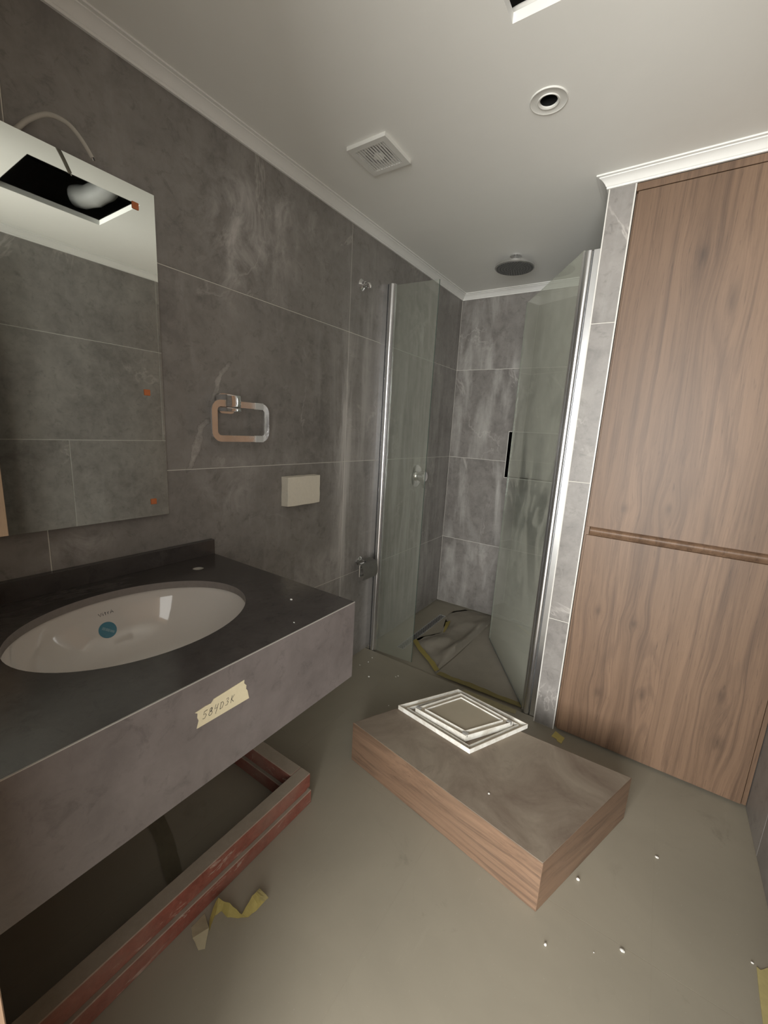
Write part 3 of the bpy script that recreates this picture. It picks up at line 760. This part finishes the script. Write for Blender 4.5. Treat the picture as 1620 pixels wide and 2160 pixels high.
# ------------------------------------------------------------------ shower fittings
so = empty('shower_outlet', (0, 1.479, 1.936), 'small chrome wall outlet high beside the shower glass', 'outlet')
B().lathe((0, 1.479, 1.936), (1, 0, 0), [(0, 0), (.026, 0), (.026, .003), (.018, .010), (.014, .012), (.013, .022), (0, .024)], 28, cap=False).build('rose', m_chrome, so, True)
B().tube(smooth_path([(.018, 1.479, 1.936), (.034, 1.480, 1.936), (.042, 1.484, 1.932), (.043, 1.486, 1.918)]), .009, 12).build('spigot', m_chrome, so, True)

mx_ = empty('shower_mixer', (0, 2.13, .998), 'round chrome shower mixer on the tiled wall behind fixed glass', 'mixer tap')
B().lathe((0, 2.13, .998), (1, 0, 0), [(0, 0), (.072, 0), (.072, .003), (.066, .007), (.038, .009), (.036, .012), (0, .012)], 40, cap=False).build('rose', m_chrome, mx_, True)
B().lathe((0, 2.13, .998), (1, 0, 0), [(.030, .008), (.030, .030), (.034, .032), (.034, .062), (.030, .066), (0, .066)], 32, cap=False).build('knob', m_chrome, mx_, True)
B().tube([(.050, 2.13, .967), (.052, 2.135, .945), (.050, 2.140, .925)], [.008, .007, .005], 10).build('lever', m_chrome, mx_, True)

sh = empty('rain_shower_head', (.500, 2.125, 2.2), 'round chrome rain shower head hanging from the ceiling', 'shower head')
SX, SY = .500, 2.125
B().lathe((SX, SY, H+.0002), (0, 0, -1), [(0, 0), (.030, 0), (.030, .006), (.014, .014), (.012, .016), (.012, .040), (.020, .043), (.020, .050), (0, .050)], 32, cap=False).build('ceiling_arm', m_chrome, sh, True)
B().lathe((SX, SY, 2.1375), (0, 0, 1), [(0, .0), (.097, .0), (.100, .002), (.100, .0135), (.096, .0155), (0, .0165)], 48, cap=False).build('disc', m_chrome, sh, True)
B().lathe((SX, SY, 2.1370), (0, 0, 1), [(0, 0), (.0945, 0), (.0945, .001), (0, .001)], 48, cap=False).build('spray_face', m_headface, sh)
nzz = B()
for ring in range(1, 7):
    for k in range(ring*7):
        a = 2*math.pi*k/(ring*7); r = .0145*ring
        x_, y_ = SX+r*math.cos(a), SY+r*math.sin(a)
        nzz.box(x_-.0016, x_+.0016, y_-.0016, y_+.0016, 2.1350, 2.1371)
o = nzz.build('nozzles', m_darkedge, sh); o['kind'] = 'stuff'

# ------------------------------------------------------------------ shower glass
def profile_post(name_parts, parent, x_wall, sgn, y0, z0, z1):
    def px(a): return x_wall + sgn*a
    # wall channel, hinge tube and clip, each an extruded length
    def ex(poly, nm, mat=m_alu, sm=False):
        p = [(px(a), b) for a, b in poly]
        s = B(); s.hexa([(a, b, z0) for a, b in p], [(a, b, z1) for a, b in p]); return s.build(nm, mat, parent, sm, angle=35)
    ex([(0, y0), (.026, y0), (.026, y0+.004), (.022, y0+.005), (.022, y0+.028), (0, y0+.028)], 'wall_channel')
    circ = [(.043+.0165*math.cos(t), y0+.013+.0150*math.sin(t)) for t in [2*math.pi*k/20 for k in range(20)]]
    ex(circ, 'hinge_tube', m_alu, True)
    ex([(.024, y0+.006), (.030, y0+.006), (.030, y0+.020), (.024, y0+.020)], 'joint_strip', m_darkedge)
    ex([(.058, y0+.006), (.066, y0+.008), (.066, y0+.022), (.058, y0+.022)], 'glass_clamp')
gl = empty('shower_screen', (.15, 1.675, 0), 'narrow fixed clear glass shower panel in chrome profile at left wall', 'shower screen')
profile_post('l', gl, .0, 1, 1.658, -.010, 1.990)
def pane(name, a, b, z0, z1, t, mat, parent):
    a, b = Vector(a), Vector(b); n_ = Vector((-(b-a).y, (b-a).x)).normalized()*t/2
    lo = [(*(a+n_), z0), (*(b+n_), z0), (*(b-n_), z0), (*(a-n_), z0)]
    hi = [(x_, y_, z1) for x_, y_, _ in lo]
    o = B().hexa(lo, hi).build(name, mat, parent)
    dr = (b-a).normalized()*.0012
    lo = [(*(b+n_+dr*.2), z0), (*(b+n_+dr), z0), (*(b-n_+dr), z0), (*(b-n_+dr*.2), z0)]
    e = B().hexa(lo, [(x_, y_, z1) for x_, y_, _ in lo]).build('polished_edge', m_glassedge, parent)
    return o
pane('glass_pane', (.060, 1.6725), (.2975, 1.6890), .004, 1.983, .006, m_glass_l, gl)
gd = empty('shower_door', (.95, 1.675, 0), 'dusty glass shower door swung inward on chrome hinge profile', 'shower door')
profile_post('r', gd, XP-.0002, -1, 1.658, -.010, 1.985)
pane('glass_pane', (.9225, 1.676), (.5560, 2.2340), .012, 1.994, .006, m_glass_r, gd)
sb_ = B().tube([(.918, 1.683, .0125), (.5575, 2.2315, .0125)], .0045, 8); sb_.build('bottom_seal', plain('seal_rubber', (.10, .11, .10), .5), gd, True)

# ------------------------------------------------------------------ ceiling fittings
fan = empty('exhaust_fan', (.331, 1.12, H), 'square white exhaust fan with louvred grille on ceiling', 'exhaust fan')
FX0, FX1, FY0, FY1 = .253, .4095, 1.040, 1.200
fz0, fz1 = H-.012, H
s = B(); i0 = .021
for a in ((FX0, FX1, FY0, FY0+i0), (FX0, FX1, FY1-i0, FY1), (FX0, FX0+i0, FY0+i0, FY1-i0), (FX1-i0, FX1, FY0+i0, FY1-i0)):
    s.box(*a, fz0, fz1)
bmesh.ops.remove_doubles(s.bm, verts=s.bm.verts, dist=1e-5)
s.build('housing', m_white, fan)
bp = B(); NS = 48; R_ = []
for rad, z_ in ((0, H-.004), (1, H-.004), (1, H-.0005), (0, H-.0005)):
    row = []
    for k in range(NS):
        t = 2*math.pi*k/NS; cx_, sy_ = math.cos(t), math.sin(t)
        if rad == 0: x_, y_ = FCX+.047*cx_, FCY+.047*sy_
        else:
            q = max(abs(cx_), abs(sy_)); x_, y_ = FCX+(FX1-FX0-2*i0+.002)/2*cx_/q, FCY+(FY1-FY0-2*i0+.002)/2*sy_/q
        row.append(bp.bm.verts.new((x_, y_, z_)))
    R_.append(row)
for A, C in zip(R_, R_[1:] + R_[:1]):
    for k in range(NS): bp.bm.faces.new((A[k], A[(k+1) % NS], C[(k+1) % NS], C[k]))
bp.build('back_plate', m_white, fan)
B().lathe((FCX, FCY, H-.004), (0, 0, 1), [(.0455, 0), (.0470, 0), (.0470, .110), (0, .110), (0, .107), (.0455, .107), (.0455, 0)], 40, cap=False).build('duct_sleeve', plain('grey_duct_plastic', (.30, .30, .29), .6), fan, True)
B().lathe(((FX0+FX1)/2, (FY0+FY1)/2, H-.010), (0, 0, 1), [(0, 0), (.018, 0), (.018, .005), (0, .005)], 28, cap=False).build('fan_hub', m_white, fan, True)
proto = None; nsl = 11
for k in range(nsl):
    x_ = FX0+i0 + (FX1-FX0-2*i0)*(k+.5)/nsl
    if proto is None:
        proto = B().box(x_-.0021, x_+.0021, FY0+i0-.001, FY1-i0+.001, fz0+.0005, fz0+.004).build('slat', m_white, fan)
    else:
        c_ = proto.copy(); COL.objects.link(c_); c_.parent = fan
        c_.location = Vector((x_, (FY0+FY1)/2, fz0+.0005)) - wloc(fan)
dl = empty('recessed_downlight', (LX, LY, H), 'round white recessed spotlight, unlit, set in ceiling', 'downlight')
B().lathe((LX, LY, H), (0, 0, -1), [(.0225, -.004), (.0235, .002), (.0265, .0045), (.0285, .0045), (.0300, .0022), (.047, .0022), (.0490, .0034), (.0505, .0018), (.0505, -.0002), (.036, -.0003)], 48, cap=False).build('trim_ring', m_white, dl, True)
B().lathe((LX, LY, H), (0, 0, -1), [(.0, -.055), (.017, -.055), (.020, -.03), (.0226, -.001), (.0236, -.001), (.0236, -.056), (0, -.056)], 40, cap=False).build('reflector_cup', plain('smoked_reflector', (.16, .16, .16), .15, metal=.9), dl, True)

# ------------------------------------------------------------------ oak box on the floor
BH = .165
BF, BL, BR, BK = (1.1958, .8290), (.4620, .9420), (1.3735, 1.3110), (.6400, 1.2930)
bx = empty('wooden_box', (.93, 1.09, 0), 'low oak laminate box with dusty top lying on the floor', 'box')
def lerp2(a, b, t): return (a[0]+(b[0]-a[0])*t, a[1]+(b[1]-a[1])*t)
def inset(q, d):
    out = []
    n_ = len(q)
    for i in range(n_):
        p = Vector(q[i]); a = (Vector(q[i-1])-p).normalized(); b = (Vector(q[(i+1) % n_])-p).normalized()
        out.append(tuple(p + (a+b)*d/max(.2, abs(a.x*b.y-a.y*b.x))))
    return out
quad = [BF, BR, BK, BL]
ins = inset(quad, .016)
def zq(pts, z): return [(x_, y_, z) for x_, y_ in pts]
B().hexa(zq([(BF[0], BF[1]), ins[0], ins[3], BL], .001), zq([BF, ins[0], ins[3], BL], BH-.0008), .0006).build('long_side', m_box_long, bx)
B().hexa(zq([BR, ins[1], ins[0], BF], .001), zq([BR, ins[1], ins[0], BF], BH-.0008), .0006).build('short_side', m_box_short, bx)
B().hexa(zq([BK, ins[2], ins[1], BR], .001), zq([BK, ins[2], ins[1], BR], BH-.0008)).build('long_side', m_box_long, bx)
B().hexa(zq([BL, ins[3], ins[2], BK], .001), zq([BL, ins[3], ins[2], BK], BH-.0008)).build('short_side', m_box_short, bx)
q2 = inset(quad, .0012)
B().hexa(zq(q2, BH-.004), zq(q2, BH), .0006).build('top_panel', m_boxtop, bx)

# white access panel lying on the box
ap = empty('access_panel', (.79, 1.22, BH), 'white metal access panel frame with gypsum inset lying on the box', 'access panel')
AO = [(.5585, 1.1150), (.8865, 1.0690), (1.0185, 1.3340), (.7080, 1.3700)]
def frame_ring(q, wdt, z0, z1, nm, parent):
    qi = inset(q, wdt)
    for i in range(4):
        j = (i+1) % 4
        P4 = [q[i], q[j], qi[j], qi[i]]
        B().hexa(zq(P4, z0), zq(P4, z1), .0006).build(nm, m_whiteframe, parent)
    return qi
frame_ring(AO, .003, BH, BH+.019, 'outer_rim', ap)
q3 = inset(AO, .003); frame_ring(q3, .017, BH, BH+.006, 'outer_flange', ap)
q4 = inset(AO, .020); frame_ring(q4, .003, BH, BH+.014, 'inner_rim', ap)
LO = [(.6270, 1.1330), (.8510, 1.1120), (.9700, 1.2990), (.7340, 1.3370)]
leaf = B().hexa(zq(inset(LO, .026), BH+.004), zq(inset(LO, .026), BH+.0235)).build('gypsum_board', m_gypsum, ap)
frame_ring(LO, .003, BH+.002, BH+.028, 'leaf_rim', ap)
l2 = inset(LO, .003); frame_ring(l2, .018, BH+.002, BH+.020, 'leaf_flange', ap)
l3 = inset(LO, .021); frame_ring(l3, .003, BH+.004, BH+.029, 'leaf_rim', ap)
for (cx_, cy_, s_) in ((.845, 1.125, .011), (.640, 1.143, .009), (.957, 1.293, .010)):
    B().box(cx_-s_, cx_+s_, cy_-s_*.7, cy_+s_*.7, BH+.018, BH+.0285, .001).build('latch', m_chrome_d, ap)

# ------------------------------------------------------------------ red frame under the vanity
rf = empty('red_steel_frame', (.24, .30, 0), 'chipped red steel frame lying on the floor under the vanity', 'frame')
def rail(x0, x1, y0, y1, z0, z1, parent=rf, nm='rail'):
    s = B(); s.box(x0, x1, y0, y1, z0, z1, .002, 1)
    L = max(x1-x0, y1-y0); n_ = max(2, int(L/.03))
    for f_ in range(1): pass
    return s.build(nm, m_red, parent)
FX, FYN = .466, .7055
for z0, z1, e in ((.001, .052, .0035), (.066, .119, 0)):
    rail(FX-.044-e, FX+e, YF+.006, FYN+e, z0, z1)
    rail(.012, FX-.0445-e, FYN-.048-e, FYN+e, z0, z1)
    rail(.012, .056, YF+.006, FYN-.0485-e, z0, z1)
    rail(.0565, FX-.0445-e, YF+.006, YF+.05, z0, z1)
for a in ((FX-.038, FX-.007, YF+.012, FYN-.007), (.018, FX-.039, FYN-.041, FYN-.007)):
    rail(*a, .052, .066, nm='spacer')

# ------------------------------------------------------------------ tape and litter
def ribbon_obj(name, A, C, mat, label, cat, sub=3, jit=.002, thick=.0006, group=None, parent=None):
    s = B()
    def ip(L):
        out = []
        for i in range(len(L)-1):
            for k in range(sub): out.append(Vector(L[i]).lerp(Vector(L[i+1]), k/sub))
        out.append(Vector(L[-1])); return out
    A, C = ip(A), ip(C); n_ = len(A)-1
    vv = []
    for i in range(n_+1):
        row = []
        for j in range(4):
            p = A[i].lerp(C[i], j/3); nz = mnoise.noise_vector(p*70)
            p = p + nz*jit; p.z = max(p.z, .0012); row.append(s.bm.verts.new(p))
        vv.append(row)
    for i in range(n_):
        for j in range(3): s.bm.faces.new((vv[i][j], vv[i+1][j], vv[i+1][j+1], vv[i][j+1]))
    bmesh.ops.solidify(s.bm, geom=list(s.bm.faces), thickness=thick)
    o = s.build(name, mat, parent)
    if parent is None: tag(o, label, cat, group)
    return o
yt = empty('crumpled_tape', (.52, .33, 0), 'crumpled yellow paper tape on the floor poking from under red frame', 'tape')
ribbon_obj('tape_tail', [(.478, .262, .001), (.505, .250, .006), (.538, .245, .003)], [(.478, .300, .001), (.522, .284, .012), (.548, .256, .004)], m_tape, '', '', parent=yt, jit=.001)
ribbon_obj('folded_tape', [(.524, .283, .003), (.512, .300, .003), (.505, .312, .003)], [(.519, .287, .026), (.503, .308, .030), (.493, .330, .031)], m_ytape, '', '', parent=yt)
ribbon_obj('folded_tape', [(.505, .312, .003), (.511, .329, .004), (.534, .330, .002), (.558, .345, .002), (.577, .362, .002), (.584, .392, .004), (.586, .412, .006)],
           [(.492, .332, .030), (.511, .336, .027), (.526, .342, .028), (.559, .349, .014), (.566, .350, .016), (.561, .388, .030), (.562, .402, .028)], m_ytape, '', '', parent=yt)
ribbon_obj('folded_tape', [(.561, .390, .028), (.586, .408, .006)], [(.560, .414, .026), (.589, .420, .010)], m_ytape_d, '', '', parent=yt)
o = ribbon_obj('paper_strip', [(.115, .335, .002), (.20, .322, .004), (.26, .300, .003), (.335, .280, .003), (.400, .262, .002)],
               [(.115, .385, .002), (.20, .368, .006), (.27, .345, .003), (.345, .320, .004), (.410, .302, .002)], plain('beige_paper', (.30, .27, .19), .85, var=.15), 'dull beige paper strip on the floor inside the red frame', 'paper', jit=.003)  # paper strip in a dull beige with slight mottling
s = B().hexa([(x_, y_, .0003) for x_, y_ in ((1.077, 1.574), (1.085, 1.619), (1.108, 1.606), (1.127, 1.598), (1.122, 1.553), (1.103, 1.559), (1.099, 1.570))],
             [(x_, y_, .0022) for x_, y_ in ((1.077, 1.574), (1.085, 1.619), (1.108, 1.606), (1.127, 1.598), (1.122, 1.553), (1.103, 1.559), (1.099, 1.570))])
tag(s.build('tape_scrap', m_ytape), 'small torn yellow tape scrap on the floor at cabinet corner', 'tape')
pl_ = ((1.687, 1.039), (1.694, 1.036), (1.700, 1.042), (1.711, 1.054), (1.738, 1.060), (1.738, .84), (1.668, .84), (1.680, .908), (1.683, .98))
s = B().hexa([(x_, y_, .0003) for x_, y_ in pl_], [(x_, y_, .0022) for x_, y_ in pl_])
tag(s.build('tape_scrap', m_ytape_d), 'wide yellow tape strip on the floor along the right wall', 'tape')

def crumb(p, r, label, seed, cat='plaster crumb', group=None):
    rnd = random.Random(seed); s = B(); bmesh.ops.create_icosphere(s.bm, subdivisions=1, radius=r)
    sx, sy, sz = rnd.uniform(.7, 1.5), rnd.uniform(.6, 1.1), rnd.uniform(.5, .8)
    for v_ in s.bm.verts: v_.co = Vector((v_.co.x*sx*rnd.uniform(.8, 1.2), v_.co.y*sy*rnd.uniform(.8, 1.2), v_.co.z*sz))
    zmin = min(v_.co.z for v_ in s.bm.verts)
    for v_ in s.bm.verts: v_.co += Vector((p[0], p[1], p[2]-zmin-.0002))
    o = s.build('plaster_crumb', m_crumb); tag(o, label, cat, group)
for i, (p, r) in enumerate((((1.472, 1.217, 0), .0042), ((1.236, .767, 0), .0045), ((1.402, .873, 0), .0046), ((1.342, .825, 0), .0018))):
    crumb(p, r, 'tiny white plaster crumb on the bare floor between box and right wall', i, group='white crumbs on the open floor')
crumb((1.679, 1.043, 0), .0030, 'tiny white crumb at the torn end of the wide yellow tape', 10)
crumb((1.278, .992, 0), .0052, 'white plaster chip lying against the short side of the box', 11)
crumb((.402, 1.300, 0), .0030, 'white crumb on the floor between the box and the vanity end', 12)
for i, p in enumerate(((.099, 1.589, 0), (.108, 1.539, 0), (.088, 1.487, 0), (.192, 1.428, 0), (.303, 1.518, 0), (.310, 1.530, 0))):
    crumb(p, .0042 if i % 2 else .0030, 'tiny white plaster crumb on the floor near the fixed shower glass', 20+i, group='white crumbs by the shower')
crumb((1.001, .951, BH), .0035, 'tiny white crumb on the dusty box top', 40)
crumb((.518, .558, VT), .0045, 'white crumb on the dark counter right of the basin', 41)
crumb((.620, .470, VT), .0022, 'minute white speck near the counter front edge', 42)

# ------------------------------------------------------------------ felt sheet in the shower
ps = empty('protective_sheet', (.6, 2.1, -.012), 'grey-beige felt sheet with yellow taped edges on shower floor', 'sheet')
ZS = -.012
def base_sheet(u_, v_):
    y0 = 1.692 + .010*u_; y1 = 2.588
    xl = .452 + .020*math.sin(v_*3.0); x_ = xl + (.974-xl)*u_; y_ = y0 + (y1-y0)*v_
    f_ = mnoise.noise(Vector((x_*5+2, y_*2.2, 0)))*.005 + mnoise.noise(Vector((x_*14, y_*5, 3)))*.0022
    diag = .004*math.sin((x_*1.2 + y_*.55)*26)*math.exp(-((u_-.55)/.35)**2 - ((v_-.35)/.35)**2)
    return (x_, y_, ZS + .007 + f_ + diag)
s = B().grid(base_sheet, 40, 60); bmesh.ops.solidify(s.bm, geom=list(s.bm.faces), thickness=.0012); s.build('sheet', m_sheet, ps, True, angle=80)
def poly_at(P_, t):
    n_ = len(P_)-1; k = min(int(t*n_), n_-1); f_ = t*n_-k
    return Vector(P_[k]).lerp(Vector(P_[k+1]), f_)
LE = [(.452, 1.694), (.370, 1.765), (.275, 1.830), (.180, 1.915), (.192, 1.990), (.272, 2.130), (.225, 2.270), (.185, 2.400), (.192, 2.485), (.250, 2.570)]
CR = [(.454, 1.693), (.450, 1.740), (.455, 1.800), (.462, 1.900), (.466, 2.020), (.470, 2.130), (.474, 2.300), (.478, 2.450), (.470, 2.550), (.450, 2.585)]
def fold(u_, v_):
    a = poly_at(LE, v_); b = poly_at(CR, v_); p = a.lerp(b, u_)
    w_ = math.sin(math.pi*min(1, max(0, v_)))**.6
    n1 = mnoise.noise(Vector((p.x*9+5, p.y*7, 1.3))); n2 = mnoise.noise(Vector((p.x*24, p.y*18, 4.1)))
    ridge = .030*math.exp(-((u_-.93)/.16)**2)*(.5+.5*math.sin(v_*2.6+.3))
    z = .012 + w_*(+.020*max(0, n1+.35) + .004*n2) + ridge*w_ + .006*math.sin((p.x*.9 - p.y*.5)*42)*w_*math.exp(-((v_-.40)/.25)**2)
    z *= (.25 + .75*min(1, u_*3.0+.15))
    if u_ > .96: z = .010 + (z-.010)*.35*(1-u_)/.04
    return (p.x, p.y, ZS + max(.009, z))
s = B().grid(fold, 44, 70); bmesh.ops.solidify(s.bm, geom=list(s.bm.faces), thickness=.0012); s.build('folded_flap', m_sheet, ps, True, angle=80)
def edge_tape(fn, nm, mat, n_, w_, t0=0.0, t1=1.0):
    s = B()
    A, C = [], []
    for i in range(n_+1):
        t = t0+(t1-t0)*i/n_; a, b = fn(t); A.append(a); C.append(b)
    s.ribbon(A, C); bmesh.ops.solidify(s.bm, geom=list(s.bm.faces), thickness=.0007); return s.build(nm, mat, ps, True)
def front_tape(t):
    p = base_sheet(.02+.86*t, .0); j = .0035*mnoise.noise(Vector((t*9, 0, 0)))
    return (p[0], p[1]-.016+j, ZS+.0135), (p[0], p[1]+.021+j*2, max(p[2], base_sheet(.02+.86*t, .025)[2])+.0045)
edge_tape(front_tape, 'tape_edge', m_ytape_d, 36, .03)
def flap_tape(t):
    a = Vector(fold(0.0, .005+.325*t)); b = Vector(fold(.16+.10*(1-t), .005+.325*t + .012))
    dr = Vector((.012, .014, 0))
    return tuple(a + Vector((-.004, -.004, .006))), tuple(a + dr*(1.1+.4*mnoise.noise(Vector((t*7, 2, 0)))) + Vector((0, 0, .014)))
edge_tape(flap_tape, 'tape_edge', m_ytape, 30, .03)
s = B().ribbon([(.246, 2.236, .022), (.268, 2.18, .026), (.296, 2.095, .020)], [(.272, 2.258, .034), (.292, 2.19, .036), (.304, 2.100, .024)])
bmesh.ops.solidify(s.bm, geom=list(s.bm.faces), thickness=.0007); s.build('tape_edge', m_ytape, ps)
s = B().hexa([(x_, y_, .0004) for x_, y_ in ((.62, 1.600), (.70, 1.590), (.905, 1.622), (.90, 1.652), (.76, 1.650), (.64, 1.645))],
             [(x_, y_, .0020) for x_, y_ in ((.62, 1.600), (.70, 1.590), (.905, 1.622), (.90, 1.652), (.76, 1.650), (.64, 1.645))])
tag(s.build('tape_scrap', plain('floor_coloured_tape', (.34, .295, .17), .8, var=.2, scale=40)), 'dust-covered tape strip on the floor before the shower sheet', 'tape')
